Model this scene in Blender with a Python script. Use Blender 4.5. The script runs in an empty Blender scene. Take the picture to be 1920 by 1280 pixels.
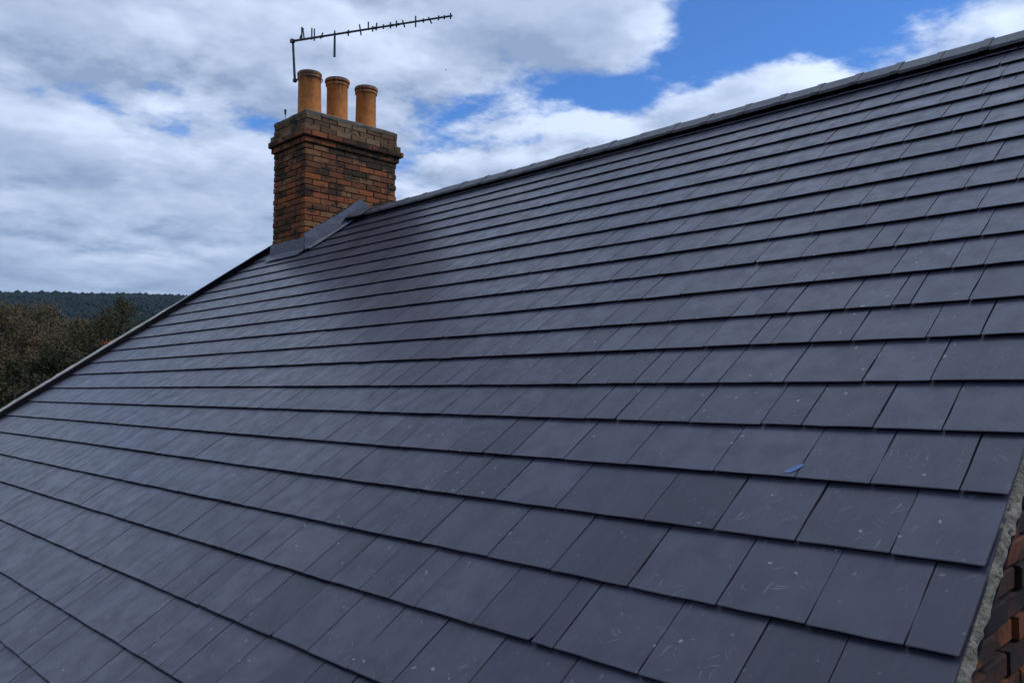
import bpy, bmesh, math, random
from mathutils import Vector, Matrix, noise
random.seed(11)
R = math.radians
S = bpy.context.scene
COL = S.collection

# ------------------------------------------------------------------ camera
G = 0.26                       # slate gauge in metres (one course)
CZ = 6.8                       # camera height above the ground
F = 1519.16 / 1920.0           # focal length / image width
PIT, YAW = R(3.4574), R(45.0734)
RP, HC, V0 = R(34.8705), 5.8744, 8.6826      # roof pitch, camera height over roof (gauges), reference course
UL, UR, VR = -38.45, -2.17, 23.56            # left verge, right verge, ridge (gauges)
cam = bpy.data.cameras.new('camera')
cam.sensor_width = 36; cam.lens = 36 * F; cam.clip_start = 0.05; cam.clip_end = 20000
co = bpy.data.objects.new('camera', cam); COL.objects.link(co); S.camera = co
fw = Vector((-math.sin(YAW)*math.cos(PIT), math.cos(YAW)*math.cos(PIT), math.sin(PIT)))
rt = Vector((math.cos(YAW), math.sin(YAW), 0)); up = rt.cross(fw)
co.matrix_world = Matrix(((rt.x, up.x, -fw.x, 0), (rt.y, up.y, -fw.y, 0), (rt.z, up.z, -fw.z, CZ), (0, 0, 0, 1)))

# ------------------------------------------------------------------ sun and sky
SUN = Vector((0.60, 0.40, 0.68)).normalized()
sl = bpy.data.lights.new('sun', 'SUN'); sl.energy = 1.5; sl.angle = R(14); sl.color = (1.0, 0.93, 0.84)
so = bpy.data.objects.new('sun', sl); COL.objects.link(so)
so.rotation_euler = SUN.to_track_quat('Z', 'Y').to_euler(); so.location = (0, 0, 40)
S.view_settings.view_transform = 'Standard'; S.view_settings.look = 'None'
S.view_settings.exposure = 0.0; S.view_settings.gamma = 1.0
S.view_settings.use_curve_mapping = False

class NT:
    """tiny node helper"""
    def __init__(s, tree, dim='3D'): s.dim = dim; s.t = tree; s.n = tree.nodes; s.l = tree.links
    def new(s, kind, **kw):
        n = s.n.new(kind)
        for k, v in kw.items(): setattr(n, k, v)
        return n
    def put(s, sock, v):
        if isinstance(v, bpy.types.NodeSocket): s.l.new(v, sock)
        elif v is not None:
            if isinstance(v, (tuple, list)) and len(v) == 3 and sock.type == 'RGBA': v = (*v, 1)
            sock.default_value = v
    def math(s, op, a, b=None, c=None, clamp=False):
        n = s.new('ShaderNodeMath', operation=op, use_clamp=clamp)
        for i, v in enumerate((a, b, c)):
            if v is not None: s.put(n.inputs[i], v)
        return n.outputs[0]
    def vmath(s, op, a, b=None, scale=None):
        n = s.new('ShaderNodeVectorMath', operation=op)
        s.put(n.inputs[0], a)
        if b is not None: s.put(n.inputs[1], b)
        if scale is not None: s.put(n.inputs['Scale'], scale)
        return n.outputs['Value'] if op in ('DOT_PRODUCT', 'LENGTH', 'DISTANCE') else n.outputs[0]
    def noise(s, vec, scale, detail=4, rough=0.5, dist=0.0, color=False):
        n = s.new('ShaderNodeTexNoise', noise_dimensions=s.dim)
        if vec is not None: s.put(n.inputs['Vector'], vec)
        s.put(n.inputs['Scale'], scale); s.put(n.inputs['Detail'], detail); s.put(n.inputs['Roughness'], rough); s.put(n.inputs['Distortion'], dist)
        return n.outputs['Color'] if color else n.outputs[0]
    def voro(s, vec, scale, feature='F1', rnd=1.0):
        n = s.new('ShaderNodeTexVoronoi', feature=feature, voronoi_dimensions=s.dim)
        s.put(n.inputs['Vector'], vec); s.put(n.inputs['Scale'], scale); s.put(n.inputs['Randomness'], rnd)
        return n
    def step(s, v, a, b, c=0.0, d=1.0, smooth=True):
        n = s.new('ShaderNodeMapRange', clamp=True)
        if smooth: n.interpolation_type = 'SMOOTHSTEP'
        s.put(n.inputs[0], v)
        for i, x in enumerate((a, b, c, d)): s.put(n.inputs[i+1], x)
        return n.outputs[0]
    def mix(s, fac, a, b, blend='MIX'):
        n = s.new('ShaderNodeMix', data_type='RGBA', blend_type=blend)
        s.put(n.inputs[0], fac); s.put(n.inputs[6], a); s.put(n.inputs[7], b)
        return n.outputs[2]
    def comb(s, x, y, z):
        n = s.new('ShaderNodeCombineXYZ')
        for i, v in enumerate((x, y, z)): s.put(n.inputs[i], v)
        return n.outputs[0]
    def sep(s, v):
        n = s.new('ShaderNodeSeparateXYZ'); s.put(n.inputs[0], v); return n.outputs
    def pos(s): return s.new('ShaderNodeNewGeometry').outputs['Position']
    def island(s): return s.new('ShaderNodeNewGeometry').outputs['Random Per Island']

W = bpy.data.worlds.new('World'); S.world = W; W.use_nodes = True
w = NT(W.node_tree, '2D'); w.n.clear()
sky = w.new('ShaderNodeTexSky', sky_type='NISHITA'); sky.sun_disc = False
sky.sun_elevation = math.asin(SUN.z); sky.sun_rotation = math.atan2(SUN.x, SUN.y)
sky.air_density = 1.0; sky.dust_density = 0.4; sky.ozone_density = 3.0; sky.altitude = 100
d = w.new('ShaderNodeTexCoord').outputs['Generated']
dx, dy, dz = w.sep(d)
zc = w.math('ADD', w.math('MAXIMUM', dz, 0.0), 0.16)
px = w.math('DIVIDE', dx, zc); py = w.math('DIVIDE', dy, zc)
OFF = (18.76, 18.70, 0.0)
P = w.vmath('ADD', w.comb(px, py, 0.0), OFF)
# puffy cloud heaps: warped rounded cells plus finer turbulence
warp = w.vmath('SCALE', w.vmath('SUBTRACT', w.noise(P, 2.2, 3, 0.6, color=True), (0.5, 0.5, 0.5)), scale=0.42)
def cloud(vec, det=8):
    vw = w.vmath('ADD', vec, warp)
    vo = w.voro(vw, 1.9, 'SMOOTH_F1'); vo.inputs['Smoothness'].default_value = 0.55
    puff = w.math('SUBTRACT', 1.0, vo.outputs['Distance'])
    fine = w.noise(vec, 3.0, det, 0.60)
    return w.math('ADD', w.math('MULTIPLY', puff, 0.42), w.math('MULTIPLY', fine, 0.58))
c1 = cloud(P); c2 = cloud(w.vmath('ADD', P, (0.10, -0.04, 0.0)), 4)
big = w.noise(P, 0.8, 2, 0.5)
# the cloud bank lies to the west (-x) and breaks up towards the north-east
bank = w.vmath('DOT_PRODUCT', d, (-0.92, -0.38, 0.0))
cov = w.math('ADD', w.math('ADD', c1, w.math('MULTIPLY', w.math('SUBTRACT', big, 0.5), 0.38)), w.math('MULTIPLY', bank, 0.22))
cov = w.math('ADD', cov, w.step(dz, 0.02, 0.36, 0.17, 0.0))
cov = w.math('ADD', cov, w.step(dz, 0.44, 0.72, 0.0, 0.12))       # extra cloud added overhead, out of view, to brighten the slates' reflections
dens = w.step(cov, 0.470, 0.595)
lit = w.math('ADD', 0.62, w.math('MULTIPLY', w.math('SUBTRACT', c1, c2), 4.0), clamp=True)
thick = w.step(cov, 0.64, 0.95)
lit = w.math('MULTIPLY', lit, w.math('SUBTRACT', 1.0, w.math('MULTIPLY', thick, 0.45)), clamp=True)
lit = w.math('MULTIPLY', lit, w.step(w.noise(P, 2.4, 4, 0.58), 0.36, 0.62, 0.58, 1.0), clamp=True)
ccol = w.mix(lit, (2.9, 3.8, 5.6), (7.4, 8.5, 10.6))
ccol = w.mix(w.step(dz, 0.0, 0.28, 0.55, 0.0), ccol, (2.5, 3.4, 5.0))
glow = w.math('POWER', w.math('MAXIMUM', w.vmath('DOT_PRODUCT', d, tuple(SUN)), 0.0), 2.0)
ccol = w.vmath('SCALE', ccol, scale=w.math('ADD', 1.04, w.math('MULTIPLY', glow, 1.10)))   # cloud glows towards the veiled sun
blue = w.mix(1.0, sky.outputs[0], (0.66, 1.12, 1.75), 'MULTIPLY')
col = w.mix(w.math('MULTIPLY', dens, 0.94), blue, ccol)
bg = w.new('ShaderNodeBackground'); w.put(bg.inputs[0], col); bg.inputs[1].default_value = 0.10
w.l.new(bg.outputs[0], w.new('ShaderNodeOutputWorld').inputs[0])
W.cycles.sampling_method = 'MANUAL'; W.cycles.sample_map_resolution = 512

S.cycles.max_bounces = 4; S.cycles.diffuse_bounces = 2; S.cycles.glossy_bounces = 2; S.cycles.transparent_max_bounces = 4

# ------------------------------------------------------------------ geometry helpers
CT, ST = math.cos(RP), math.sin(RP)
def RF(u, v, h=0.0):
    """roof coordinates (gauges along ridge, gauges up slope, metres off the slope) to world"""
    return Vector((u*G, (v*CT + HC*ST)*G - ST*h, (v*ST - HC*CT)*G + CT*h + CZ))
EV = Vector((0, CT, ST)); NV = Vector((0, -ST, CT))
def ray(x, y): return fw + rt*((x-960)/1519.16) + up*((640-y)/1519.16)
CAM = Vector((0, 0, CZ))

def mesh(name, vs, fs, mat=None, parent=None, smooth=False, kind=None, label=None):
    me = bpy.data.meshes.new(name); me.from_pydata([tuple(v) for v in vs], [], fs); me.update()
    return link(name, me, mat, parent, smooth, kind, label)
def link(name, me, mat=None, parent=None, smooth=False, kind=None, label=None):
    o = bpy.data.objects.new(name, me); COL.objects.link(o)
    if mat and not me.materials: me.materials.append(mat)
    if smooth: me.polygons.foreach_set('use_smooth', [True]*len(me.polygons))
    if parent: o.parent = parent
    if kind: o['kind'] = kind
    if label: o['label'] = label
    return o
def empty(name, loc=(0, 0, 0)):
    o = bpy.data.objects.new(name, None); COL.objects.link(o); o.location = loc; o.empty_display_size = 0.2
    return o
def tag(o, label, cat, group=None):
    o['label'] = label; o['category'] = cat
    if group: o['group'] = group
    return o
class MB:
    def __init__(s): s.v = []; s.f = []
    def add(s, vs, fs):
        b = len(s.v); s.v += [Vector(v) for v in vs]; s.f += [tuple(i+b for i in f) for f in fs]
    def box(s, a, b):
        (x0, y0, z0), (x1, y1, z1) = a, b
        s.add([(x0,y0,z0),(x1,y0,z0),(x1,y1,z0),(x0,y1,z0),(x0,y0,z1),(x1,y0,z1),(x1,y1,z1),(x0,y1,z1)],
              [(0,3,2,1),(4,5,6,7),(0,1,5,4),(1,2,6,5),(2,3,7,6),(3,0,4,7)])
    def tube(s, pts, rads, n=8, cap=True):
        pts = [Vector(p) for p in pts]; rings = []; b = len(s.v)
        for i, p in enumerate(pts):
            t = (pts[min(i+1, len(pts)-1)] - pts[max(i-1, 0)]).normalized()
            a = t.orthogonal().normalized() if abs(t.z) > .9 else t.cross(Vector((0, 0, 1))).normalized()
            c = t.cross(a)
            r = rads[i] if isinstance(rads, (list, tuple)) else rads
            for k in range(n):
                an = 2*math.pi*k/n; s.v.append(p + (a*math.cos(an) + c*math.sin(an))*r)
        for i in range(len(pts)-1):
            for k in range(n):
                k2 = (k+1) % n
                s.f.append((b+i*n+k, b+i*n+k2, b+(i+1)*n+k2, b+(i+1)*n+k))
        if cap:
            s.f.append(tuple(b+k for k in range(n))[::-1]); e = b+(len(pts)-1)*n
            s.f.append(tuple(e+k for k in range(n)))
    def build(s, name, mat, parent=None, smooth=False, kind=None, label=None):
        return mesh(name, s.v, s.f, mat, parent, smooth, kind, label)

# ------------------------------------------------------------------ materials
def material(name):
    m = bpy.data.materials.new(name); m.use_nodes = True
    t = NT(m.node_tree); b = m.node_tree.nodes['Principled BSDF']
    return m, t, b
def bump(t, b, height, strength, dist=0.01):
    n = t.new('ShaderNodeBump'); n.inputs['Strength'].default_value = strength; n.inputs['Distance'].default_value = dist
    t.put(n.inputs['Height'], height); t.l.new(n.outputs[0], b.inputs['Normal'])

def rnd_of(t):
    a = t.new('ShaderNodeAttribute', attribute_name='rnd').outputs['Fac']
    o = t.new('ShaderNodeObjectInfo').outputs['Random']
    return t.math('FRACT', t.math('ADD', a, o))

def slate_material():
    m, t, b = material('slate'); t.dim = '2D'
    p = t.pos(); r = rnd_of(t)
    v = t.vmath('DOT_PRODUCT', p, tuple(EV)); u = t.sep(p)[0]
    uv = t.comb(u, v, 0.0)
    off = t.comb(t.math('MULTIPLY', r, 37.0), t.math('MULTIPLY', r, 91.0), 0.0)
    uvr = t.vmath('ADD', uv, off)
    base = t.mix(t.step(r, 0.0, 1.0, smooth=False), (0.014, 0.014, 0.026), (0.054, 0.051, 0.076))
    r2 = t.math('FRACT', t.math('MULTIPLY', r, 17.3))
    base = t.mix(t.math('MULTIPLY', t.step(r2, 0.72, 1.0), 0.45), base, (0.044, 0.045, 0.054))
    mott = t.noise(uvr, 9, 5, 0.6)
    base = t.mix(t.step(mott, 0.35, 0.7, 0.0, 0.6), base, (0.022, 0.022, 0.031))
    cloudy = t.noise(uv, 1.3, 3, 0.5)
    base = t.mix(t.step(cloudy, 0.45, 0.75, 0.0, 0.30), base, (0.040, 0.042, 0.054))
    # riven grain streaks running up the slate
    grain = t.noise(t.vmath('MULTIPLY', uvr, (90.0, 9.0, 1.0)), 1.0, 3, 0.6)
    base = t.mix(t.step(grain, 0.5, 0.8, 0.0, 0.22), base, (0.075, 0.08, 0.10))
    # rain streaks and dust running down the slope
    rain = t.noise(t.vmath('MULTIPLY', uv, (9.0, 0.9, 1.0)), 1.0, 4, 0.62)
    base = t.mix(t.step(rain, 0.50, 0.74, 0.0, 0.30), base, (0.058, 0.057, 0.070))
    dust = t.noise(uv, 0.55, 4, 0.6)
    base = t.mix(t.step(dust, 0.40, 0.68, 0.0, 0.26), base, (0.050, 0.049, 0.064))
    # specks of lichen and droppings
    def specks(vec, scale, rad, thr):
        vo = t.voro(vec, scale); c = t.sep(vo.outputs['Color'])
        return t.math('MULTIPLY', t.step(vo.outputs['Distance'], rad*0.5, rad, 1.0, 0.0), t.math('GREATER_THAN', c[0], thr))
    wob = t.vmath('ADD', uvr, t.vmath('SCALE', t.vmath('SUBTRACT', t.noise(uvr, 22, 2, 0.5, color=True), (0.5, 0.5, 0.5)), scale=0.03))
    s1 = specks(wob, 13, 0.085, 0.80); s2 = specks(wob, 34, 0.15, 0.955)
    # curved scratches in three directions
    wob2 = t.vmath('ADD', uvr, t.vmath('SCALE', t.vmath('SUBTRACT', t.noise(uvr, 9, 1, 0.5, color=True), (0.5, 0.5, 0.5)), scale=0.055))
    marks = None
    for ang, sc, thr in ((35, 5.0, 0.88), (-28, 6.0, 0.91), (75, 4.2, 0.91)):
        ca, sa = math.cos(R(ang)), math.sin(R(ang))
        wu = t.sep(wob2)
        a = t.math('ADD', t.math('MULTIPLY', wu[0], ca), t.math('MULTIPLY', wu[1], sa))
        c = t.math('SUBTRACT', t.math('MULTIPLY', wu[1], ca), t.math('MULTIPLY', wu[0], sa))
        vec = t.comb(t.math('MULTIPLY', a, 1.9), t.math('ADD', t.math('MULTIPLY', c, 26.0), ang*7.0), 0.0)
        s = specks(vec, sc*0.9, 0.20, thr)
        marks = s if marks is None else t.math('MAXIMUM', marks, s)
    fade = t.step(t.noise(uvr, 14, 3, 0.6), 0.40, 0.62, 0.0, 1.0)
    clus = t.step(t.noise(uv, 2.1, 2, 0.5), 0.40, 0.58, 0.12, 1.0)
    base = t.mix(t.math('MULTIPLY', t.math('MULTIPLY', t.math('MULTIPLY', marks, fade), clus), 0.75), base, (0.15, 0.152, 0.165))
    base = t.mix(t.math('MULTIPLY', t.math('MULTIPLY', s1, clus), 0.80), base, (0.24, 0.24, 0.25))
    base = t.mix(t.math('MULTIPLY', s2, 0.45), base, (0.16, 0.165, 0.18))
    t.put(b.inputs['Base Color'], base)
    t.put(b.inputs['Roughness'], t.step(mott, 0.3, 0.75, 0.30, 0.44))
    b.inputs['Specular IOR Level'].default_value = 0.55
    hgt = t.math('ADD', t.math('MULTIPLY', t.noise(uvr, 26, 2, 0.6), 1.0), t.math('MULTIPLY', grain, 0.35))
    bump(t, b, hgt, 0.07, 0.004)
    return m

def brick_material(name, c_a, c_b, c_c, lichen, lich_amt):
    m, t, b = material(name)
    p = t.pos(); r = rnd_of(t)
    base = t.mix(t.step(r, 0.15, 0.55), c_a, c_b)
    base = t.mix(t.step(t.math('FRACT', t.math('MULTIPLY', r, 13.7)), 0.70, 0.95), base, c_c)
    n = t.noise(p, 28, 5, 0.65)
    base = t.mix(t.step(n, 0.38, 0.72, 0.0, 0.55), base, tuple(x*0.45 for x in c_b))
    l1 = t.noise(t.vmath('MULTIPLY', p, (1.0, 1.0, 1.6)), 4.2, 5, 0.66)
    l2 = t.math('FRACT', t.math('MULTIPLY', r, 7.9))
    lf = t.step(t.math('ADD', l1, t.math('MULTIPLY', l2, 0.12)), 0.68-lich_amt, 0.80-lich_amt)
    base = t.mix(t.math('MULTIPLY', lf, 0.88), base, lichen)
    t.put(b.inputs['Base Color'], base); b.inputs['Roughness'].default_value = 0.9
    b.inputs['Specular IOR Level'].default_value = 0.25
    bump(t, b, t.noise(p, 70, 4, 0.7), 0.5, 0.006)
    return m

def rough_material(name, a, c, scale=12, rough=0.9, bmp=0.5, spec=0.3, c3=None, dist=0.01):
    m, t, b = material(name)
    p = t.pos(); n = t.noise(p, scale, 6, 0.65)
    base = t.mix(t.step(n, 0.32, 0.68), a, c)
    if c3: base = t.mix(t.step(t.noise(p, scale*2.7, 4, 0.6), 0.55, 0.68), base, c3)
    t.put(b.inputs['Base Color'], base); b.inputs['Roughness'].default_value = rough
    b.inputs['Specular IOR Level'].default_value = spec
    if bmp: bump(t, b, t.noise(p, scale*4, 4, 0.65), bmp, dist)
    return m

M_SLATE = slate_material()
M_BRICK = brick_material('weathered_brick', (0.30, 0.088, 0.026), (0.165, 0.058, 0.023), (0.24, 0.120, 0.048), (0.024, 0.020, 0.011), 0.15)
M_CAPBR = brick_material('lichened_brick', (0.185, 0.098, 0.044), (0.125, 0.070, 0.034), (0.24, 0.145, 0.075), (0.030, 0.026, 0.015), 0.09)
M_GABLE = brick_material('orange_brick', (0.22, 0.065, 0.018), (0.050, 0.020, 0.011), (0.025, 0.016, 0.012), (0.012, 0.011, 0.008), 0.18)
M_MORTAR = rough_material('old_mortar', (0.125, 0.085, 0.050), (0.040, 0.031, 0.020), 18)
M_GMORTAR = rough_material('dirty_mortar', (0.055, 0.045, 0.035), (0.02, 0.018, 0.014), 18)
M_VERGE = rough_material('verge_mortar', (0.28, 0.245, 0.175), (0.12, 0.105, 0.078), 26, 0.95, 1.0, 0.2, (0.045, 0.048, 0.050), 0.012)
M_FLAUNCH = rough_material('flaunching', (0.15, 0.115, 0.08), (0.075, 0.062, 0.045), 10)
M_LEAD = rough_material('lead', (0.085, 0.090, 0.108), (0.060, 0.064, 0.080), 6, 0.46, 0.25, 0.5, (0.105, 0.11, 0.125), 0.006)
M_RIDGE = rough_material('ridge_clay', (0.085, 0.086, 0.092), (0.055, 0.056, 0.062), 9, 0.55, 0.35, 0.4, (0.12, 0.12, 0.115), 0.006)
M_DARK = rough_material('dark_felt', (0.009, 0.009, 0.010), (0.005, 0.005, 0.006), 10, 0.9, 0.2, 0.08)
M_LIP = rough_material('pale_cement', (0.46, 0.44, 0.39), (0.30, 0.285, 0.25), 14, 0.9, 0.3)
M_METAL = rough_material('aged_metal', (0.045, 0.046, 0.05), (0.024, 0.023, 0.023), 20, 0.55, 0.0, 0.5)
M_RUST = rough_material('rusty_iron', (0.16, 0.055, 0.02), (0.06, 0.025, 0.014), 24, 0.85, 0.4)
M_WALLT = rough_material('house_wall_brick', (0.25, 0.10, 0.045), (0.14, 0.06, 0.03), 8)
M_BLUE = rough_material('blue_plastic', (0.085, 0.145, 0.28), (0.11, 0.175, 0.31), 40, 0.7, 0.1)

def pot_material():
    m, t, b = material('terracotta')
    p = t.new('ShaderNodeTexCoord').outputs['Object']; z = t.sep(p)[2]
    wp = t.pos()
    n = t.noise(wp, 14, 5, 0.6)
    base = t.mix(t.step(n, 0.3, 0.7), (0.64, 0.225, 0.036), (0.48, 0.150, 0.022))
    st = t.noise(t.vmath('MULTIPLY', wp, (30, 30, 3)), 1.0, 3, 0.6)
    base = t.mix(t.step(st, 0.5, 0.75, 0.0, 0.35), base, (0.19, 0.07, 0.03))
    soot = t.step(t.math('ADD', z, t.math('MULTIPLY', t.math('SUBTRACT', st, 0.5), 0.45)), 0.53, 0.675)
    base = t.mix(t.math('MULTIPLY', soot, 0.80), base, (0.050, 0.034, 0.022))
    base = t.mix(t.step(z, 0.668, 0.682), base, (0.012, 0.011, 0.010))
    t.put(b.inputs['Base Color'], base); b.inputs['Roughness'].default_value = 0.75
    bump(t, b, t.noise(wp, 60, 3, 0.6), 0.2, 0.004)
    return m
M_POT = pot_material()

def leaf_material(name, a, c):
    m, t, b = material(name)
    base = t.mix(t.island(), a, c)
    big = t.noise(t.pos(), 0.8, 3, 0.6)
    base = t.mix(t.step(big, 0.4, 0.7, 0.0, 0.5), base, tuple(x*0.55 for x in a))
    t.put(b.inputs['Base Color'], base); b.inputs['Roughness'].default_value = 0.8
    b.inputs['Specular IOR Level'].default_value = 0.15
    return m
M_LEAF = [leaf_material('olive_leaves', (0.060, 0.051, 0.019), (0.078, 0.064, 0.024)),
          leaf_material('brown_leaves', (0.105, 0.068, 0.030), (0.130, 0.082, 0.036)),
          leaf_material('dark_leaves', (0.040, 0.039, 0.016), (0.055, 0.051, 0.020)),
          leaf_material('rust_leaves', (0.26, 0.066, 0.020), (0.34, 0.090, 0.028)),
          leaf_material('straw_leaves', (0.115, 0.088, 0.040), (0.140, 0.104, 0.046))]
M_BARK = rough_material('bark', (0.05, 0.04, 0.028), (0.025, 0.02, 0.014), 14)
M_FOREST = leaf_material('far_forest', (0.011, 0.021, 0.017), (0.014, 0.025, 0.020))

def ground_material():
    m, t, b = material('hillside')
    p = t.pos()
    n = t.noise(p, 0.035, 6, 0.6, 0.4); n2 = t.noise(p, 0.4, 5, 0.65)
    base = t.mix(t.step(n, 0.40, 0.60), (0.046, 0.042, 0.018), (0.085, 0.056, 0.030))
    base = t.mix(t.step(n2, 0.42, 0.66, 0.0, 0.75), base, (0.030, 0.030, 0.014))
    t.put(b.inputs['Base Color'], base); b.inputs['Roughness'].default_value = 0.95
    b.inputs['Specular IOR Level'].default_value = 0.1
    bump(t, b, n2, 0.6, 0.5)
    return m
M_GROUND = ground_material()

# ------------------------------------------------------------------ ground and hills
def sm(a, b, x):
    t = min(1, max(0, (x-a)/(b-a))); return t*t*(3-2*t)
def terrain(x, y):
    r = math.hypot(x, y)
    n1 = noise.noise(Vector((x*0.004, y*0.004, 1.3))); n2 = noise.noise(Vector((x*0.02, y*0.02, 5.1)))
    h = 17.5*sm(35, 215, r) - 9*sm(230, 420, r)
    az = math.degrees(math.atan2(-x, y))
    h += (150*sm(520, 1500, r) + 12*sm(1500, 2600, r))*(1.0 - 0.10*sm(62, 84, az))
    h += (n1*3.0 + n2*1.5) * sm(30, 120, r) + n1*5*sm(600, 1300, r)*(1-0.7*sm(1300, 1500, r))
    return h
vs, fs = [], []
NA, radii = 220, [0, 4, 9, 15, 22, 30, 38, 47, 57, 68, 80, 93, 107, 122, 138, 155, 173, 190, 205, 220, 240, 265, 300, 350, 420, 500, 590, 680, 780, 880, 980, 1080, 1180, 1280, 1370, 1450, 1520, 1600, 1750, 2000, 2600]
for i, r in enumerate(radii):
    for k in range(NA):
        a = 2*math.pi*k/NA
        x, y = r*math.cos(a)-4, r*math.sin(a)+3
        vs.append((x, y, terrain(x, y)))
for i in range(len(radii)-1):
    for k in range(NA):
        k2 = (k+1) % NA
        fs.append((i*NA+k, (i+1)*NA+k, (i+1)*NA+k2, i*NA+k2))
ground = mesh('ground', vs, fs, M_GROUND, smooth=True, kind='structure')

# ------------------------------------------------------------------ the house
house = empty('brick_house', (UL*G/2, 5.9, 0))
tag(house, 'old house under a dark blue-grey slate roof with a brick chimney', 'house')
HL = Vector(house.location)
def under(o, par=house):
    """parent keeping the world place"""
    o.parent = par
    m = Matrix.Translation(-HL) if par is house else Matrix.Identity(4)
    o.matrix_parent_inverse = m
    return o

VE = -2.6                                   # eaves, gauges
T, GAP = 0.0082, 0.0058; SL = T + GAP       # slate thickness, gap under the tail, fall per gauge
ridge_y = RF(0, VR).y; ridge_z = RF(0, VR).z
roof_top = -(2.3*SL + T + 0.004)
# roof deck: a closed prism under the slates, both slopes
a0, a1 = UL*G+0.02, UR*G-0.01
pe, pr = RF(0, VE, roof_top), RF(0, VR, roof_top)
zr = pr.z; yr = pr.y; yb = 2*yr - pe.y
prof = [(pe.y, pe.z), (yr, zr), (yb, pe.z), (yb, pe.z-0.10), (yr, zr-0.12), (pe.y, pe.z-0.10)]
mb = MB()
for x in (a0, a1): mb.add([(x, y, z) for y, z in prof], [])
for i in range(6):
    j = (i+1) % 6; mb.f.append((i, j, 6+j, 6+i))
mb.f += [(0, 5, 4, 1), (1, 4, 3, 2), (6, 7, 10, 11), (7, 8, 9, 10)]
roof = under(mb.build('roof', M_DARK))
# back slope covering (out of sight): one plain slated sheet
mb = MB(); q = [(a0, yr+0.02, zr+0.03), (a1, yr+0.02, zr+0.03), (a1, yb, pe.z+0.03), (a0, yb, pe.z+0.03)]
mb.add(q, [(0, 1, 2, 3)])
def child(o): o.parent = roof; return o     # roof sits at identity in world, so children keep world coordinates
roof.location = (0, 0, 0)
child(mb.build('back_slope', M_SLATE))

# walls
yw0, yw1 = pe.y+0.30, yb-0.30
mb = MB(); mb.box((a0+0.06, yw0, -0.3), (a0+0.36, yw1, pe.z-0.13)); 
def wall(name, vs_, fs_, mat): 
    return under(mesh(name, vs_, fs_, mat))
def gable(x0, x1):
    y0, y1 = yw0, yw1
    za = pe.z-0.105 + (yw0-pe.y)*math.tan(RP); zt = zr-0.125
    pr_ = [(y0, -0.3), (y1, -0.3), (y1, za), (yr, zt), (y0, za)]
    vs_ = [(x, y, z) for x in (x0, x1) for y, z in pr_]
    fs_ = [(0, 4, 3, 2, 1), (5, 6, 7, 8, 9)] + [(i, (i+1) % 5, 5+(i+1) % 5, 5+i) for i in range(5)]
    return vs_, fs_
GX = a1 - 0.10                              # face of the near gable
vs_, fs_ = gable(GX-0.30, GX-0.075); near_gable = wall('gable_wall', vs_, fs_, M_GMORTAR)
vs_, fs_ = gable(a0+0.06, a0+0.36); wall('gable_wall', vs_, fs_, M_WALLT)
for y0, y1 in ((yw0+0.003, yw0+0.3), (yw1-0.3, yw1-0.003)):
    mb = MB(); mb.box((a0+0.365, y0, -0.3), (GX-0.305, y1, pe.z-0.12)); under(mb.build('side_wall', M_WALLT))

# ---- slates
def slate_geo(u0, u1, v0, v1, rs, chip=0.0, dw=0.0, tilt=0.0):
    """one slate: thin tapering slab with a riven outline and dressed (chamfered) edge; metres off slope follow the double lap"""
    rr = rs
    jt = lambda a: rr.uniform(-a, a)
    n = max(3, int((u1-u0)/0.24))
    W_ = u1-u0
    tail = []
    for i in range(n+1):
        f_ = i/n
        tail.append([u0 + W_*f_, v0 + jt(0.0055)])
    if chip:
        s_ = rr.choice((0, 1)); c = chip
        if s_ == 0: tail[0] = [u0+0.006, v0+c*1.6]; tail.insert(1, [u0+c, v0+jt(0.006)])
        else: tail[-1] = [u1-0.006, v0+c*1.6]; tail.insert(len(tail)-1, [u1-c, v0+jt(0.006)])
    right = [[u1+jt(0.008), v0+0.36], [u1+jt(0.008), v0+0.72]]
    head = [[u1, v1], [u0, v1]]
    left = [[u0+jt(0.008), v0+0.72], [u0+jt(0.008), v0+0.36]]
    ring = tail + right + head + left
    cu = (u0+u1)/2; N = len(ring)
    ch = 0.010
    vs = []; 
    def hgt(u, v, off): return -SL*(v-v0) + off + dw + tilt*(u-cu)
    for u, v in ring:                        # inner top edge
        uu = u; vv = v + (ch if v < v0+0.3 else 0)
        vs.append(RF(uu, vv, hgt(uu, vv, 0)))
    for u, v in ring: vs.append(RF(u, v, hgt(u, v, -0.0016 + rr.uniform(-.0005, .0005))))
    for u, v in ring: vs.append(RF(u, v + (0.055 if v < v0+0.3 else 0), hgt(u, v, -T)))   # tail dressed back underneath
    fs = [tuple(range(N))]
    for i in range(N):
        j = (i+1) % N
        fs.append((i, N+i, N+j, j)); fs.append((N+i, 2*N+i, 2*N+j, N+j))
    fs.append(tuple(range(2*N, 3*N))[::-1])
    return vs, fs
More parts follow.
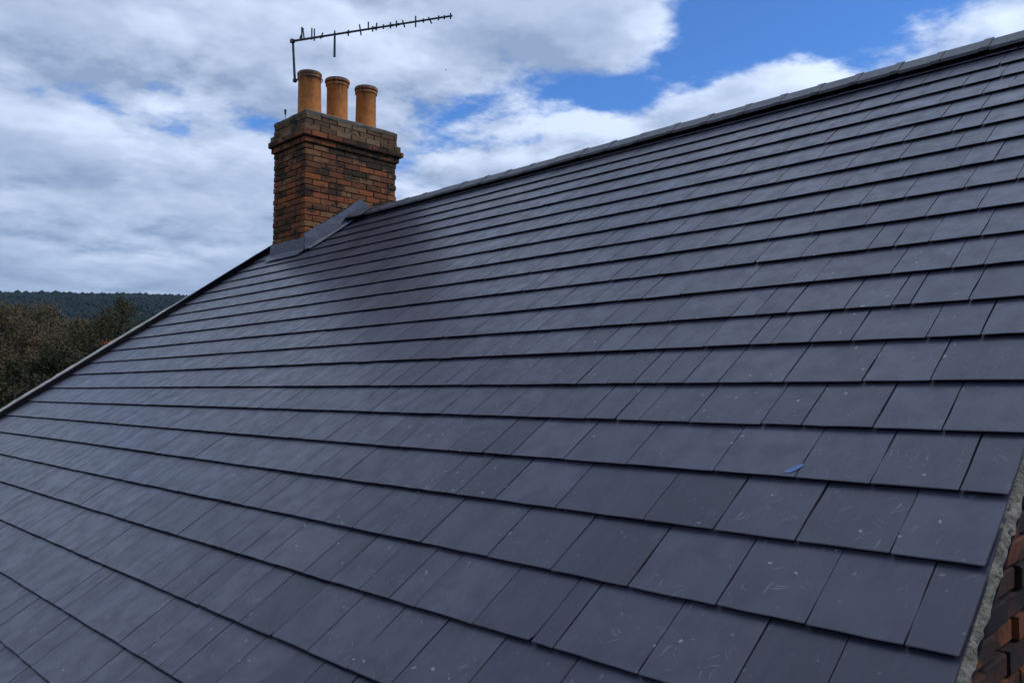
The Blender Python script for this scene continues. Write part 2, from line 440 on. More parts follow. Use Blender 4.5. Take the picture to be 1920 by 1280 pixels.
# measured joints (gauges along the ridge) for the nearest courses; the others are drawn at random
JT = {1: [-6.24, -5.16, -4.61, -3.75, -3.0],
      2: [-13.37, -12.51, -11.77, -10.39, -9.54, -8.91, -7.83, -6.71, -5.38, -4.32, -3.48, -2.61],
      3: [-12.38, -11.44, -9.85, -9.27, -8.44, -7.28, -5.86, -4.90, -3.94, -3.0],
      4: [-10.77, -10.01, -9.07, -8.72, -7.71, -6.60, -5.47, -4.38, -3.45, -2.59],
      5: [-10.1, -9.38, -8.70, -8.17, -7.09, -6.15, -5.83, -4.75, -3.81, -3.06],
      6: [-16.52, -15.62, -14.80, -13.83, -12.96, -12.43, -11.68, -11.08, -10.16, -9.25, -8.36, -7.52, -6.55, -5.5, -4.4, -3.4],
      0: [-6.24, -5.24, -4.17, -3.36], -1: [-6.19, -5.83, -5.24, -4.64, -3.66, -3.02],
      -2: [-6.93, -6.49, -5.96, -5.04, -4.36, -4.10, -3.35], -3: [-5.87, -4.65, -3.80, -3.37]}
DV = {-11: 0.12, -10: 0.08, -9: 0.04, -8: -0.01, -7: -0.07, -6: -0.11, -5: -0.10, -4: -0.12, -3: -0.12, -2: -0.10, -1: -0.02,
      0: -0.04, 1: 0.01, 2: 0.02, 3: 0.05, 4: 0.03, 5: 0.04, 6: -0.01, 7: -0.04, 8: 0.0}
rs = random.Random(5)
def tail_v(k): return V0 - k + DV.get(k, 0.12 if k < -11 else 0.0)
slates = []; below = []
for k in range(11, -16, -1):
    v0 = tail_v(k); v1 = min(v0 + 2.12, VR-0.12)
    if v0 < VE-0.2 or v0 > VR-0.45: continue
    known = sorted(JT.get(k, []), reverse=True)
    js = [UR + rs.uniform(-0.02, 0.02)] + known
    if not known: js.append(UR - rs.choice((0.5, 0.9)) + rs.uniform(-.08, .08))
    while js[-1] > UL + 1.3:
        for tr in range(14):
            wd = min(1.25, max(0.42, rs.gauss(0.76, 0.20)))
            c = js[-1] - wd
            if all(abs(c-b) > 0.17 for b in below): break
        js.append(c)
    js = [j for j in js if j > UL + 0.45] + [UL]
    below = js
    wav = rs.uniform(0, 6)
    for i in range(len(js)-1):
        g0 = rs.uniform(0.0060, 0.0115)
        if js[i]-js[i+1] < 0.2: continue
        dvj = rs.uniform(-0.0035, 0.0035) + 0.009*math.sin(js[i]*0.22+wav)
        if rs.random() < 0.006: dvj -= rs.uniform(0.01, 0.025)
        slates.append((k, js[i+1]+g0, js[i]-g0, v0+dvj, v1+0.0, rs.random()))
def px_area(u0, u1, v0):
    pts = []
    for u, v in ((u0, v0), (u1, v0), (u1, v0+1), (u0, v0+1)):
        q = RF(u, v) - CAM; z = q.dot(fw)
        if z < 0.2: return -1
        pts.append((q.dot(rt)/z*1519+960, 640-q.dot(up)/z*1519))
    cxp = sum(p_[0] for p_ in pts)/4; cyp = sum(p_[1] for p_ in pts)/4
    if not (-120 < cxp < 2040 and -60 < cyp < 1400): return -1
    return abs(sum(pts[i][0]*pts[(i+1) % 4][1]-pts[(i+1) % 4][0]*pts[i][1] for i in range(4)))/2
slates.sort(key=lambda s: -px_area(s[1], s[2], s[3]))
CHX0, CHX1 = -36.40*G, -33.42*G              # chimney footprint in x
CHY0, CHY1 = 19.615*G, 24.90*G
rest = MB(); rest_r = []
for idx, (k, u0, u1, v0, v1, rr) in enumerate(slates):
    r1 = random.Random(int(rr*1e9))
    chip = 0.0
    if r1.random() < 0.035: chip = r1.uniform(0.02, 0.05)
    dw = r1.uniform(-0.0010, 0.0010); tl = r1.uniform(-0.0012, 0.0012)
    vs, fs = slate_geo(u0, u1, v0, v1, r1, chip, dw, tl)
    if idx < 300: child(mesh('slate', vs, fs, M_SLATE))
    else:
        rest.add(vs, fs); rest_r += [rr]*len(fs)
o = child(rest.build('slate_field', M_SLATE, kind='stuff'))
at = o.data.attributes.new('rnd', 'FLOAT', 'FACE'); at.data.foreach_set('value', rest_r)

# ---- ridge tiles: angled clay caps with a raised collar at one end
def ridge_tile(x0, x1, dz):
    y, z = ridge_y, ridge_z + dz
    def prof(off, wid):
        s = wid; pts = []
        th = R(34.87)
        for t_ in (-1, -0.16, 0, 0.16, 1):
            d_ = abs(t_)*s
            drop = d_*math.tan(th) if abs(t_) > 0.2 else d_*math.tan(th)*0.6
            pts.append((y + math.copysign(d_, t_) if t_ else y, z + 0.058 - drop + off))
        return pts
    mb = MB(); secs = [(x0, 0.0), (x1-0.055, 0.0), (x1-0.050, 0.006), (x1, 0.006)]
    W_ = 0.150; TH = 0.022; n = 5
    for x, off in secs:
        o_ = prof(off, W_+off); i_ = prof(off-TH, W_+off)
        b = len(mb.v)
        mb.v += [Vector((x, *p_)) for p_ in o_] + [Vector((x, *p_)) for p_ in i_]
    for s_ in range(3):
        A, B = s_*10, (s_+1)*10
        for i in range(4):
            mb.f.append((A+i, B+i, B+i+1, A+i+1)); mb.f.append((A+5+i, A+6+i, B+6+i, B+5+i))
        mb.f.append((A, A+5, B+5, B)); mb.f.append((A+4, B+4, B+9, A+9))
    for A, rv in ((0, False), (30, True)):
        for i in range(4):
            f_ = (A+i, A+i+1, A+6+i, A+5+i); mb.f.append(f_[::-1] if rv else f_)
    return mb
JR = [UR+0.05, -3.3, -4.4, -5.51, -6.62, -7.66, -8.75, -9.84, -11.0, -12.16, -13.48]
while JR[-1] > CHX1/G + 1.4: JR.append(JR[-1] - rs.uniform(1.28, 1.40))
JR = [j for j in JR if j > CHX1/G + 0.6] + [CHX1/G - 0.05]
for i in range(len(JR)-1):
    child(ridge_tile(JR[i+1]*G, JR[i]*G-0.004, rs.uniform(-0.004, 0.004)).build('ridge_tile', M_RIDGE))
child(ridge_tile(UL*G, CHX0-0.004, 0).build('ridge_tile', M_RIDGE))
# mortar bed under the ridge tiles
mb = MB(); mb.box((UR*G-0.03, ridge_y-0.085, ridge_z-0.05), (CHX1+0.01, ridge_y+0.085, ridge_z-0.012)); 

# ---- verges
def strip(name, u_in, u_out, h_in, h_out, h_bot, mat, seed, v_from, v_to, jit, step_=0.12):
    """mortar strip along a verge, lumpy"""
    r_ = random.Random(seed); mb = MB(); n = int((v_to-v_from)/step_); sg = 1 if u_out > u_in else -1
    for i in range(n+1):
        v = v_from + (v_to-v_from)*i/n
        j = lambda a=jit: r_.uniform(-a, a)
        um = (u_in+u_out)/2
        for u, h in ((u_in, h_in), (u_in*0.7+u_out*0.3, h_in*0.7+h_out*0.3+0.004), (um, (h_in+h_out)/2+0.004), (u_out-sg*0.03, h_out), (u_out+sg*0.02, h_out-0.018), (u_out, h_bot), (u_in, h_bot)):
            fixed = h == h_bot
            mb.v.append(RF(u + (0 if u == u_in else j()/G), v, h + (0 if fixed else j())))
    for i in range(n):
        for k_ in range(7):
            a_, b_ = i*7+k_, i*7+(k_+1) % 7
            mb.f.append((a_, b_, b_+7, a_+7))
    mb.f.append(tuple(range(7))[::-1]); mb.f.append(tuple(n*7+q_ for q_ in range(7)))
    return child(mb.build(name, mat))
strip('verge_mortar', UR-0.10, UR+0.045, -SL-T-0.004, -0.028, -0.054, M_VERGE, 3, VE, VR, 0.0045, 0.07)
# far verge: raised dark strip, a pale cement lip standing behind it that dies out towards the ridge
def far_verge(name, mat, u_in, u_out, hfun, seed, jit):
    r_ = random.Random(seed); mb = MB(); n = 90
    for i in range(n+1):
        v = VE + (VR-VE)*i/n; h = hfun(v)
        for u, hh in ((u_in, -0.06), (u_in, h), (u_out, h+0.004), (u_out, -0.06)):
            mb.v.append(RF(u, v, hh + (r_.uniform(-jit, jit) if hh > 0 else 0)))
    for i in range(n):
        for k_ in range(4):
            a_, b_ = i*4+k_, i*4+(k_+1) % 4; mb.f.append((a_, a_+4, b_+4, b_))
    mb.f.append((0, 1, 2, 3)); e_ = n*4; mb.f.append((e_+3, e_+2, e_+1, e_))
    return child(mb.build(name, mat))
far_verge('verge_strip', M_DARK, UL+0.02, UL-0.14, lambda v: 0.040 + 0.018*sm(13, 19, v), 2, 0.0015)
far_verge('verge_mortar', M_LIP, UL-0.142, UL-0.36, lambda v: 0.057 - 0.010*sm(12, 18, v), 9, 0.003)

# gutter along the eaves
mb = MB(); ge = RF(0, VE, 0)
pts = []
for i in range(9):
    a = math.pi + math.pi*i/8; pts.append((ge.y-0.05+0.055*math.cos(a), ge.z-0.03+0.055*math.sin(a)))
for x in (UL*G-0.1, UR*G+0.05):
    mb.v += [Vector((x, y_, z_)) for y_, z_ in pts]
mb.f = [(i, i+1, 10+i, 9+i) for i in range(8)]
o = under(mb.build('gutter', M_DARK)); md = o.modifiers.new('thick', 'SOLIDIFY'); md.thickness = 0.004

# ---- bricks
def brick_mesh(name, seed):
    r_ = random.Random(seed); bm = bmesh.new(); bmesh.ops.create_cube(bm, size=1.0)
    bmesh.ops.scale(bm, vec=(0.215, 0.1025, 0.066), verts=bm.verts)
    bmesh.ops.bevel(bm, geom=list(bm.edges), offset=0.006, segments=1, affect='EDGES')
    for v in bm.verts: v.co += Vector((r_.uniform(-.003, .003), r_.uniform(-.002, .002), r_.uniform(-.0025, .0025)))
    bmesh.ops.recalc_face_normals(bm, faces=bm.faces)
    me = bpy.data.meshes.new(name); bm.to_mesh(me); bm.free(); return me
BR = [brick_mesh('brick', s_) for s_ in range(5)]
BRC = []; BRG = []
for me in BR: me.materials.append(M_BRICK)
for i in range(3):
    me = brick_mesh('brick', 20+i); me.materials.append(M_CAPBR); BRC.append(me)
    me = brick_mesh('brick', 40+i); me.materials.append(M_GABLE); BRG.append(me)
def lay(meshes, centre, lx, ly, rot, parent, r_, hz=0.066):
    """one brick; lx = its length along its own long axis, ly = thickness"""
    o = bpy.data.objects.new('brick', r_.choice(meshes)); COL.objects.link(o); o.parent = parent
    o.location = centre; o.rotation_euler = (r_.uniform(-.012, .012), r_.uniform(-.008, .008), rot + r_.uniform(-.01, .01))
    o.scale = (lx/0.215, ly/0.1025, hz/0.066); return o

ZB = RF(-33.42, 19.81).z                      # foot of the near chimney corner
ZT = ZB + 6.735*G
CZb = ZB - 0.30
core = MB()
core.box((CHX0+0.012, CHY0+0.012, CZb), (CHX1-0.012, CHY1-0.012, ZT-0.03))
stack = under(core.build('chimney_stack', M_MORTAR))
rb = random.Random(77)
hidden = MB()
CH = 0.0745
off_tab = {0: 0.004, 1: 0.004, 2: 0.040, 3: 0.066, 4: 0.026}
nc = int((ZT-0.035-CZb)/CH)
for c in range(nc):
    zt_ = ZT - 0.035 - c*CH; zc_ = zt_ - 0.035; off = off_tab.get(c, 0.0)
    ms = BRC if c <= 2 or (c == 3 and rb.random() < .5) else BR
    x0, x1, y0, y1 = CHX0-off, CHX1+off, CHY0-off, CHY1+off
    even = c % 2 == 0
    hb = 0.1025
    if c in off_tab and off > 0.01:           # bed under an oversailing course
        core_ = MB()
    # near (+x) face, running in y
    y = y0 if even else y0 + hb + 0.010
    first = True
    while y < y1 - 0.03:
        ln = min(0.215 if not (first and not even) else 0.215, y1 - y)
        zs = RF(CHX1/G, 0).z + (y+ln-0) * 0
        slope_z = ridge_z - abs((y+ln/2) - ridge_y)*math.tan(RP)
        if zt_ > slope_z - 0.05:
            lay(ms, (x1-hb/2 + rb.uniform(-.005, .005), y+ln/2, zc_), ln, hb, math.pi/2, stack, rb)
        y += ln + 0.010; first = False
    # front (-y) face, running in x
    x = x1 - (hb + 0.010 if even else 0)
    while x > x0 + 0.03:
        ln = min(0.215, x - x0)
        if zt_ > ZB - 0.05:
            lay(ms, (x-ln/2, y0+hb/2 + rb.uniform(-.005, .005), zc_), ln, hb, 0, stack, rb)
        x -= ln + 0.010
    # the two faces turned away
    y = y0 + hb + 0.01
    while y < y1 - 0.03:
        ln = min(0.215, y1-y); hidden.box((x0, y, zc_-.033), (x0+hb, y+ln, zc_+.033)); y += ln+0.01
    x = x0 + hb + 0.012
    while x < x1 - hb - 0.03:
        ln = min(0.215, x1-hb-0.012-x); hidden.box((x, y1-hb, zc_-.033), (x+ln, y1-0.002, zc_+.033)); x += ln+0.01
o = hidden.build('brickwork', M_BRICK, stack, kind='stuff')
at = o.data.attributes.new('rnd', 'FLOAT', 'FACE'); at.data.foreach_set('value', [x_ for _ in range(len(o.data.polygons)//6) for x_ in [rb.random()]*6])
# oversail bedding so that no gap opens above the core
mb = MB()
for c, ofs in ((2, .030), (3, .054), (4, .016)):
    zt_ = ZT - 0.035 - c*CH
    mb.box((CHX0-ofs, CHY0-ofs, zt_-CH+0.003), (CHX1+ofs, CHY1+ofs, zt_-0.004))
mb.build('oversail_bed', M_MORTAR, stack)
# flaunching (sloped mortar top)
mb = MB(); n = 10; mx, my = (CHX0+CHX1)/2, (CHY0+CHY1)/2; hx, hy = (CHX1-CHX0)/2+0.006, (CHY1-CHY0)/2+0.006
rf = random.Random(4); rows = [(1.0, -0.045), (1.0, -0.004), (0.93, 0.016), (0.62, 0.060), (0.0, 0.075)]
per = []
for i in range(n): per.append((-1+2*i/n, -1))
for i in range(n): per.append((1, -1+2*i/n))
for i in range(n): per.append((1-2*i/n, 1))
for i in range(n): per.append((-1, 1-2*i/n))
N4 = len(per)
for s_, h_ in rows:
    for a, b in per: mb.v.append(Vector((mx+a*hx*s_ + rf.uniform(-.004, .004), my+b*hy*(s_ if s_ > .1 else 0.3*0+s_) + rf.uniform(-.004, .004), ZT+h_+rf.uniform(-.005, .005))))
for q_ in range(len(rows)-1):
    for i in range(N4):
        j = (i+1) % N4; mb.f.append((q_*N4+i, q_*N4+j, (q_+1)*N4+j, (q_+1)*N4+i))
mb.build('flaunching', M_FLAUNCH, stack)
# pots
def lathe(prof, n=28):
    mb = MB()
    for r_, z_ in prof:
        for k in range(n):
            a = 2*math.pi*k/n; mb.v.append(Vector((r_*math.cos(a), r_*math.sin(a), z_)))
    for i in range(len(prof)-1):
        for k in range(n):
            k2 = (k+1) % n; mb.f.append((i*n+k, i*n+k2, (i+1)*n+k2, (i+1)*n+k))
    return mb
def pot_profile(kk):
    b0, b1 = ((.150, .143), (.138, .136), (.140, .134))[kk]
    rim = ((.155, .150), (.162, .150), (.156, .150))[kk]
    return [(b0+.006, 0), (b0, .12), (b1, .585), (b1+.004, .590), (rim[1], .600), (rim[1], .620), (b1+.006, .628), (b1+.006, .636), (rim[0], .644), (rim[0]+.002, .672), (rim[0]-.008, .686), (rim[0]-.03, .688), (b1-.03, .67), (b1-.03, .1), (0.001, .1)]
for kk, (py_, pz) in enumerate(((5.376, 4.095), (5.788, 4.118), (6.236, 4.130))):
    o = lathe(pot_profile(kk)).build('chimney_pot', M_POT, stack, smooth=True)
    o.location = (-9.074, py_, pz + CZ - 0.708); o.rotation_euler = (R(rb.uniform(-.8, .8)), R(rb.uniform(-.8, .8)), rb.uniform(0, 6))
    o.data.set_sharp_from_angle(angle=R(40))
# small lug on the far edge of the cap
lug = CAM + ray(535, 210)*((CHX0-0.03)/ray(535, 210).x)
mb = MB(); mb.tube([(lug.x, lug.y, ZT-0.12), (lug.x, lug.y, lug.z-0.03)], 0.004, 6); mb.tube([(lug.x, lug.y, lug.z-0.035), (lug.x, lug.y, lug.z+0.03)], [0.012, 0.016], 8)
mb.build('bracket_lug', M_METAL, stack)

# ---- lead flashings
def sheet(vs, fs, name, th=0.006):
    o = mesh(name, vs, fs, M_LEAD, stack); md = o.modifiers.new('thick', 'SOLIDIFY'); md.thickness = th; md.offset = 0; return o
rl = random.Random(8)
# apron on the eaves side: up the brick face, then dressed down over the slates
vs, nx = [], 10
vb = (CHY0/G - HC*ST)/CT
for i in range(nx+1):
    x = CHX0-0.03 + (CHX1+0.012-CHX0+0.03)*i/nx
    zb = RF(x/G, vb).z
    for (yy, zz) in ((CHY0-0.010, zb+0.165+rl.uniform(-.006, .006)), (CHY0-0.012, zb+0.09), (CHY0-0.014, zb+0.022)):
        vs.append(Vector((x, yy+rl.uniform(-.002, .002), zz)))
    for dv, h in ((0.10, 0.010), (0.30, 0.011), (0.52+rl.uniform(-.02, .02), 0.009)):
        vs.append(RF(x/G, vb-dv, h+rl.uniform(0, .003)))
fs = [(i*6+k, i*6+k+1, (i+1)*6+k+1, (i+1)*6+k) for i in range(nx) for k in range(5)]
sheet(vs, fs, 'apron_flashing')
# raking flashing up the near face to the ridge, with the outer edge turned over the slates
vs, nx = [], 12
vtop = VR - 0.35
for i in range(nx+1):
    v = vb - 0.02 + (vtop-vb+0.02)*i/nx
    q0 = RF(CHX1/G, v)
    for (dx, dzz) in ((0.012, 0.215 - 0.03*i/nx + rl.uniform(-.008, .008)), (0.014, 0.11), (0.018, 0.034)):
        vs.append(Vector((CHX1+dx+rl.uniform(-.002, .002), q0.y, q0.z+dzz)))
    for du, h in ((0.16, 0.016), (0.42, 0.018), (0.47, 0.030), (0.52, 0.008)):
        vs.append(RF(CHX1/G+du, v, h+rl.uniform(-.002, .003)))
fs = [(i*7+k, (i+1)*7+k, (i+1)*7+k+1, i*7+k+1) for i in range(nx) for k in range(6)]
sheet(vs, fs, 'raking_flashing')
# saddle over the ridge end
vs, na, nx = [], 13, 7
for i in range(nx):
    x = CHX1 + 0.005 + 0.34*i/(nx-1)
    for k in range(na):
        t_ = -1 + 2*k/(na-1); s_ = 0.24
        yy = ridge_y + t_*s_
        zz = ridge_z + 0.078 - 0.018*i/nx - (math.hypot(t_*s_, 0.05)-0.05)*math.tan(RP)*1.06 + rl.uniform(-.004, .004)
        if abs(t_) > 0.85 or i == nx-1: zz -= 0.008
        vs.append(Vector((x, yy, zz)))
fs = [(i*na+k, i*na+k+1, (i+1)*na+k+1, (i+1)*na+k) for i in range(nx-1) for k in range(na-1)]
for i in range(1):
    b = len(vs)
    for k in range(na):
        q_ = vs[k]; vs.append(Vector((CHX1+0.012, q_.y, q_.z+0.13-0.05*abs(-1+2*k/(na-1)))))
    fs += [(k+1, k, b+k, b+k+1) for k in range(na-1)]
o = sheet(vs, fs, 'saddle_flashing', 0.007)
# pale mortar pointing dabs along the flashing top
for i in range(6):
    f_ = (i+0.5)/6; v = vb + (vtop-vb)*f_; q0 = RF(CHX1/G, v)
    mb = MB(); c = Vector((CHX1+0.004, q0.y, q0.z+0.222-0.03*f_)); rr_ = 0.014+rl.uniform(0, .010)
    bm = bmesh.new(); bmesh.ops.create_icosphere(bm, subdivisions=1, radius=rr_)
    for v_ in bm.verts: v_.co = Vector((v_.co.x*0.6, v_.co.y*rl.uniform(1.2, 2.0), v_.co.z*rl.uniform(.6, 1.0))) + c
    me = bpy.data.meshes.new('pointing'); bm.to_mesh(me); bm.free(); link('pointing', me, M_FLAUNCH, stack)

# ---- near gable brickwork under the verge
rg = random.Random(31)
more = MB(); more_r = []
for c in range(-14, 62):
    z0 = RF(0, 1.0).z - 1.2 + c*0.076
    y = yw0 + 0.02 + (0.113 if c % 2 else 0.0)
    while y + 0.215 < yw1:
        low = min(zr-0.125 - abs(y-yr)*math.tan(RP), zr-0.125 - abs(y+0.215-yr)*math.tan(RP))
        if z0 + 0.036 < low:
            near_ = y < 3.2 and y > 0.6 and z0 > low - 0.62
            pro = rg.choice((0, 0, 0.003, 0.010, -0.006, -0.02)) if near_ else rg.uniform(-.003, .003)
            if near_ and rg.random() < 0.12: pass
            elif near_: lay(BRG, (GX-0.05+pro, y+0.107, z0), 0.213, 0.1025, math.pi/2, near_gable, rg)
            else:
                more.box((GX-0.09+pro, y+rg.uniform(0, .003), z0-0.033), (GX+pro, y+0.213, z0+0.033)); more_r += [rg.random()]*6
        y += 0.226
o = more.build('brickwork', M_GABLE, near_gable, kind='stuff')
at = o.data.attributes.new('rnd', 'FLOAT', 'FACE'); at.data.foreach_set('value', more_r)

# ------------------------------------------------------------------ aerial on the chimney
top = CAM + ray(548, 78) * (10.3/1.0)
dep = (Vector((-9.074, 5.376, 4.09))).dot(fw)
def at_depth(x, y, dd=dep): return CAM + ray(x, y)*dd
mt, mbt = at_depth(549, 74), at_depth(553, 150)
be = ray(848, 30); bend = CAM + be*((at_depth(545, 78)-CAM).z/be.z)
b0 = at_depth(545, 78)
aer = empty('tv_aerial', mbt)
tag(aer, 'thin dark television aerial with a long boom strapped to the leftmost chimney pot', 'aerial')
def apart(mb, name): 
    for v in mb.v: v -= mbt
    return mb.build(name, M_METAL, aer)
mb = MB(); mb.tube([mbt - Vector((0, 0, 0.03)), mt], [0.017, 0.015], 8); apart(mb, 'mast')
mb = MB(); mb.tube([mbt, mbt + rt*0.07 + fw*0.02], 0.010, 6); mb.box(tuple(mbt-Vector((.02, .02, .03))), tuple(mbt+Vector((.02, .02, .01)))); apart(mb, 'bracket')
mb = MB(); mb.tube([b0, bend], [0.0150, 0.0120], 8); apart(mb, 'boom')
mb = MB(); mb.box(tuple(b0.lerp(bend, .012)-Vector((.024, .024, .022))), tuple(b0.lerp(bend, .012)+Vector((.024, .024, .022)))); apart(mb, 'clamp')
bd = (bend-b0).normalized(); per_ = Vector((-bd.y, bd.x, 0))
if per_.dot(fw) < 0: per_ = -per_
L_ = (bend-b0).length
def on(x): return b0.lerp(bend, (x-545)/303.0)
PXM = dep/1519.16
for x, la, lb, tilt in ((563, 9, 1, 3), (567, 24, 2, 0), (572, 20, 1, -3), (587, 19, 3, 0), (592, 17, 6, 0), (606, 7, 4, 3), (632, 7, 2, 0), (658, 4, 7, 0), (681, 11, 9, -2), (696, 13, 2, 0), (704, 4, 6, 0),
                        (711, 9, 5, 1), (724, 4, 4, 0), (737, 6, 5, 0), (748, 7, 5, 0), (761, 6, 7, -2), (783, 10, 10, 0), (797, 3, 4, 0), (808, 4, 8, -2), (824, 4, 4, 0), (834, 3, 4, 0), (845, 5, 5, 0)):
    c = on(x); mb = MB()
    mb.tube([c + (Vector((0, 0, la)) + bd*tilt)*PXM, c - (Vector((0, 0, lb)) + bd*tilt*lb/max(la, 1))*PXM], 0.0095, 6)
    apart(mb, 'element')
c1_, c2_ = on(567)+Vector((0, 0, 23*PXM)), on(571)+Vector((0, 0, 20*PXM))
mb = MB(); mb.tube([c1_, c2_], 0.0062, 6); apart(mb, 'reflector_bar')
pc = Vector((-9.074, 5.376, mbt.z)); mb = MB()
mb.tube([pc + Vector((math.cos(2*math.pi*i/24)*.158, math.sin(2*math.pi*i/24)*.158, 0)) for i in range(25)], 0.006, 5, cap=False); apart(mb, 'pot_strap')
c = on(632); mb = MB(); mb.tube([c + Vector((0, 0, .02)), c - Vector((0, 0, 0.29))], [0.013, 0.016], 8); apart(mb, 'hanging_rod')
for x in (606, 658, 709, 739, 750):
    c = on(x); mb = MB(); mb.tube([c-bd*0.022, c+bd*0.022], 0.017, 8); apart(mb, 'element_clip')

# ------------------------------------------------------------------ small blue scrap on the slates
def roof_hit(x, y):
    d_ = ray(x, y); t_ = -HC*G/d_.dot(NV); q = d_*t_
    return q.x/G, q.dot(EV)/G
su, sv = roof_hit(1487, 879)
prof = [(-0.082, -0.062), (-0.05, -0.020), (0.0, 0.030), (0.055, 0.062), (0.090, 0.066), (0.082, 0.030), (0.045, -0.025), (0.0, -0.060), (-0.045, -0.074)]
v0s = tail_v(2); vs = []
for h in (0.0026, 0.0014):
    for a, b in prof: vs.append(RF(su+a*1.05, sv+b*1.35+0.02, -SL*(sv+b*1.35+.02-v0s)+h+0.001*math.sin(a*40)))
n = len(prof)
fs = [tuple(range(n))[::-1], tuple(range(n, 2*n))] + [(i, (i+1) % n, n+(i+1) % n, n+i) for i in range(n)]
o = mesh('plastic_scrap', vs, fs, M_BLUE); tag(o, 'small blue pointed scrap lying at the lower edge of a slate', 'scrap')

# ------------------------------------------------------------------ trees and scrub
def pol(x, y, r):
    """ground point at distance r along the photo column x"""
    d_ = ray(x, y); h = Vector((d_.x, d_.y, 0)).normalized(); p = h*r
    return p.x, p.y
def tree(name, label, cat, px_, top_y, r, width, leaf, shape, n_leaf, seed, group=None, lsz=0.3, dens=46):
    r_ = random.Random(seed); x, y = pol(px_, 600, r); gz = terrain(x, y) - 0.1
    d_ = ray(px_, top_y); hh = CZ + d_.z/math.hypot(d_.x, d_.y)*r; H = hh - gz
    e = empty(name, (x, y, gz)); tag(e, label, cat, group)
    tr = MB(); tr.tube([(0, 0, 0), (0.02*H*.3, 0, H*.3), (0, 0.01*H, H*.62), (0, 0, H*.9)], [0.028*H, 0.022*H, 0.013*H, 0.004*H], 8)
    def env(t):
        if shape == 'cone': return min(1.0, max(0.04, 2.1*(1-t)))
        if shape == 'round': return math.sqrt(max(0.02, 1-(2*t-0.95)**2))
        return (0.55+0.45*sm(0, .3, t))*(1-0.35*sm(.75, 1, t))
    lo = 0.12 if shape != 'round' else 0.2
    clumps = []
    for i in range(dens):
        t = r_.random()**0.9; a = r_.uniform(0, 6.283); q = math.sqrt(r_.random())
        rad = env(t)*width/2*q*0.9
        c = Vector((rad*math.cos(a), rad*math.sin(a), H*(lo + (0.95-lo)*t)))
        clumps.append((c, width*r_.uniform(.10, .19)*(0.55+0.45*env(t) if shape != 'cone' else 0.22+0.62*env(t))))
        if q > .45 and i % 3 == 0:
            bz = c.z - rad*0.5; tr.tube([(0, 0, max(.1*H, bz)), (c.x*.5, c.y*.5, c.z-rad*.2), tuple(c)], [0.009*H, 0.006*H, 0.002*H], 5)
    clumps.append((Vector((0, 0, H*0.955)), H*0.04))
    if shape == 'cone':
        for i in range(26):
            t = 0.66 + 0.34*i/25; a = r_.uniform(0, 6.283); q = r_.random()*(1-t)*H*1.15
            clumps.append((Vector((q*math.cos(a), q*math.sin(a), H*t-0.1)), 0.25 + (1-t)*H*0.20))
    tr.build('trunk', M_BARK, e)
    vs, fs = [], []; tot = sum(s_**2 for _, s_ in clumps)
    for c, s_ in clumps:
        for k in range(int(n_leaf*2.0*s_**2/tot)):
            dv = Vector((r_.gauss(0, 1), r_.gauss(0, 1), r_.gauss(0, .8))).normalized()*s_*(r_.random()**0.45)
            p = c + dv
            nrm = (dv.normalized()*.7 + Vector((r_.uniform(-1, 1), r_.uniform(-1, 1), r_.uniform(-1, 1)))).normalized()
            a = nrm.orthogonal().normalized(); b = nrm.cross(a); an = r_.uniform(0, 3.14)
            a, b = a*math.cos(an)+b*math.sin(an), b*math.cos(an)-a*math.sin(an)
            z_ = lsz*0.66*r_.uniform(.6, 1.3); q0 = len(vs)
            vs += [p-a*z_*.5, p+b*z_*.32, p+a*z_*.5, p-b*z_*.32]; fs.append((q0, q0+1, q0+2, q0+3))
    mesh('crown', vs, fs, leaf, e)
    return e
tree('conical_tree', 'tall pointed olive tree rising highest against the dark wooded hill', 'tree', 228, 550, 75, 14.0, M_LEAF[0], 'cone', 16000, 1, lsz=.26, dens=130)
tree('leafy_tree', 'broad brownish flat-topped tree at the left end of the slope', 'tree', 45, 570, 120, 11.0, M_LEAF[4], 'flat', 12000, 2, lsz=.38, dens=90)
tree('leafy_tree', 'smaller brownish tree just right of the flat-topped one', 'tree', 92, 583, 125, 5.5, M_LEAF[1], 'round', 3500, 3, lsz=.45)
tree('leafy_tree', 'dull olive tree on the right shoulder of the pointed tree beside the roof edge', 'tree', 292, 590, 85, 6.0, M_LEAF[0], 'round', 4500, 4, lsz=.34)
tree('leafy_tree', 'low straw-brown tree between the flat-topped and pointed trees', 'tree', 150, 596, 110, 8.0, M_LEAF[4], 'round', 4500, 5, lsz=.4)
tree('shrub', 'rust-red bush at the foot of the pointed tree', 'bush', 212, 632, 38, 1.9, M_LEAF[3], 'round', 1600, 6, lsz=.22, dens=24)
tree('leafy_tree', 'dark green tree low at the left edge, nearest the roof verge', 'tree', 30, 668, 40, 5.0, M_LEAF[2], 'round', 7000, 7, lsz=.22, dens=60)
tree('leafy_tree', 'dark olive tree in the middle of the dark clump below the pointed tree', 'tree', 118, 640, 48, 5.6, M_LEAF[2], 'round', 7000, 8, lsz=.24, dens=60)
tree('leafy_tree', 'dark olive round tree between the clump and the rust-red bush', 'tree', 172, 618, 60, 5.0, M_LEAF[0], 'round', 6000, 9, lsz=.26, dens=60)
tree('leafy_tree', 'brown thinning tree above the dark clump at the left edge', 'tree', 62, 628, 66, 6.0, M_LEAF[1], 'round', 5000, 10, lsz=.3, dens=50)
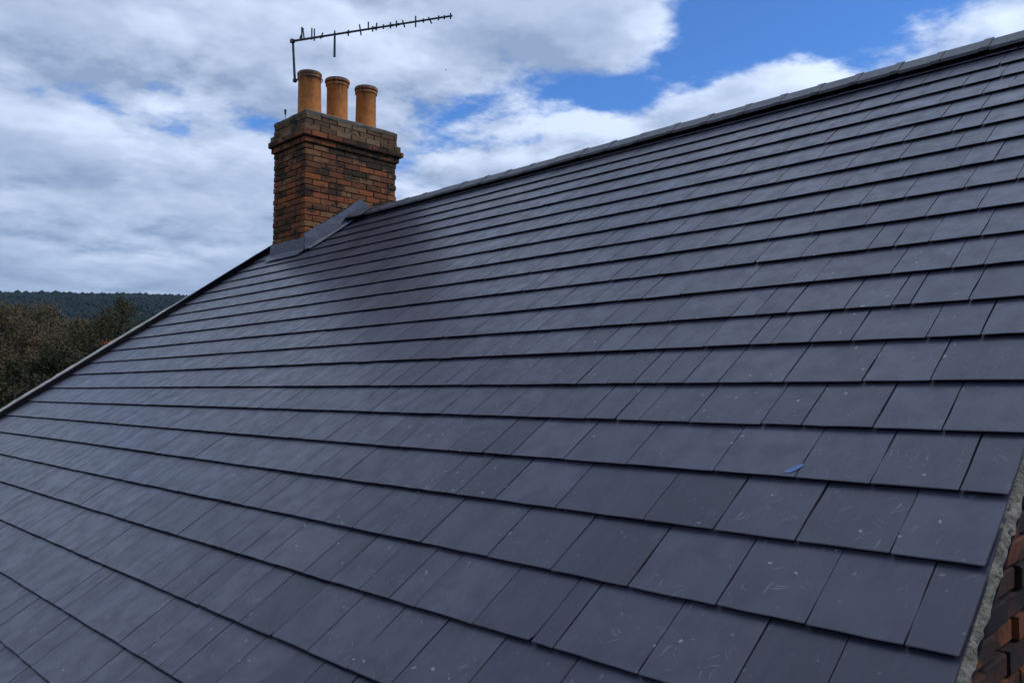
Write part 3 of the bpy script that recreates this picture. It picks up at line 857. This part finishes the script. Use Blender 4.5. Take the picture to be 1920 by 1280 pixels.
# scrub on the slope
rsb = random.Random(12); mbv, mbf = [], []
while len(mbf) < 60000:
    az = R(rsb.uniform(45, 100)); r = rsb.uniform(45, 235)
    x, y = -math.sin(az)*r, math.cos(az)*r; z = terrain(x, y); s_ = rsb.uniform(.5, 1.6)
    for k in range(26):
        p = Vector((x+rsb.gauss(0, s_*.6), y+rsb.gauss(0, s_*.6), z+abs(rsb.gauss(0, s_*.55))))
        a = Vector((rsb.gauss(0, 1), rsb.gauss(0, 1), rsb.gauss(0, 1))).normalized(); b = a.orthogonal().normalized(); q_ = rsb.uniform(.2, .5); q0 = len(mbv)
        mbv += [p-a*q_*.6, p+b*q_*.4, p+a*q_*.6, p-b*q_*.4]; mbf.append((q0, q0+1, q0+2, q0+3))
o = mesh('scrub', mbv, mbf, M_LEAF[1], kind='stuff'); tag(o, 'brown and olive scrub covering the slope beyond the house', 'scrub')
# far wood
bm = bmesh.new(); bmesh.ops.create_icosphere(bm, subdivisions=1, radius=1.0); ico_v = [v.co.copy() for v in bm.verts]; ico_f = [tuple(v.index for v in f_.verts) for f_ in bm.faces]; bm.free()
fv, ff = [], []
for i in range(17000):
    az = R(rsb.uniform(52, 92)); r = 800 + 760*math.sqrt(rsb.random())
    if i < 700: r = rsb.uniform(1490, 1530)
    x, y = -math.sin(az)*r, math.cos(az)*r; z = terrain(x, y); s_ = rsb.uniform(2.4, 3.6)*(1.5 if rsb.random() < .04 else 1); b = len(fv); hs = rsb.uniform(.9, 1.25)
    rot = rsb.uniform(0, 6); ca, sa = math.cos(rot), math.sin(rot)
    for v in ico_v:
        j = rsb.uniform(.75, 1.2); fv.append((x+(v.x*ca-v.y*sa)*s_*j, y+(v.x*sa+v.y*ca)*s_*j, z+s_*.8+v.z*s_*hs*j))
    ff += [tuple(q_+b for q_ in f_) for f_ in ico_f]
o = mesh('far_wood', fv, ff, M_FOREST, kind='stuff'); tag(o, 'dark blue-green wood covering the far hill', 'wood')

# ------------------------------------------------------------------ the air: far hill fades to blue
mb = MB(); mb.box((-2700, -2700, -6), (2700, 2700, 215))
hz_m = bpy.data.materials.new('haze'); hz_m.use_nodes = True; ht = NT(hz_m.node_tree); ht.n.clear()
pv = ht.new('ShaderNodeVolumePrincipled'); pv.inputs['Color'].default_value = (0.60, 0.80, 1.0, 1); pv.inputs['Density'].default_value = 0.00005; pv.inputs['Anisotropy'].default_value = 0.2
pv.inputs['Density Attribute'].default_value = ''; hz_m.cycles.homogeneous_volume = True
ht.l.new(pv.outputs[0], ht.new('ShaderNodeOutputMaterial').inputs['Volume'])
o = mb.build('haze', hz_m, kind='stuff'); tag(o, 'thin bluish air between the roof and the far hill', 'haze')

# ------------------------------------------------------------------ a bird far off
bp = CAM + ray(836, 132)*105
bird = MB(); bird.tube([bp-rt*.12, bp-rt*.05, bp+rt*.05, bp+rt*.13], [.008, .035, .035, .006], 8)
bird.add([bp-rt*.05, bp+rt*.05, bp+rt*.02+up*.10-fw*.22, bp-rt*.02+up*.10-fw*.24], [(0, 1, 2, 3)]); bird.add([bp-rt*.05, bp+rt*.05, bp+rt*.02+up*.08+fw*.22, bp-rt*.02+up*.08+fw*.24], [(0, 3, 2, 1)])
for v in bird.v: v -= bp
o = bird.build('bird', M_METAL); o.location = bp; tag(o, 'tiny dark bird in the clouds right of the chimney pots', 'bird')

S.render.resolution_x, S.render.resolution_y = 1024, 682
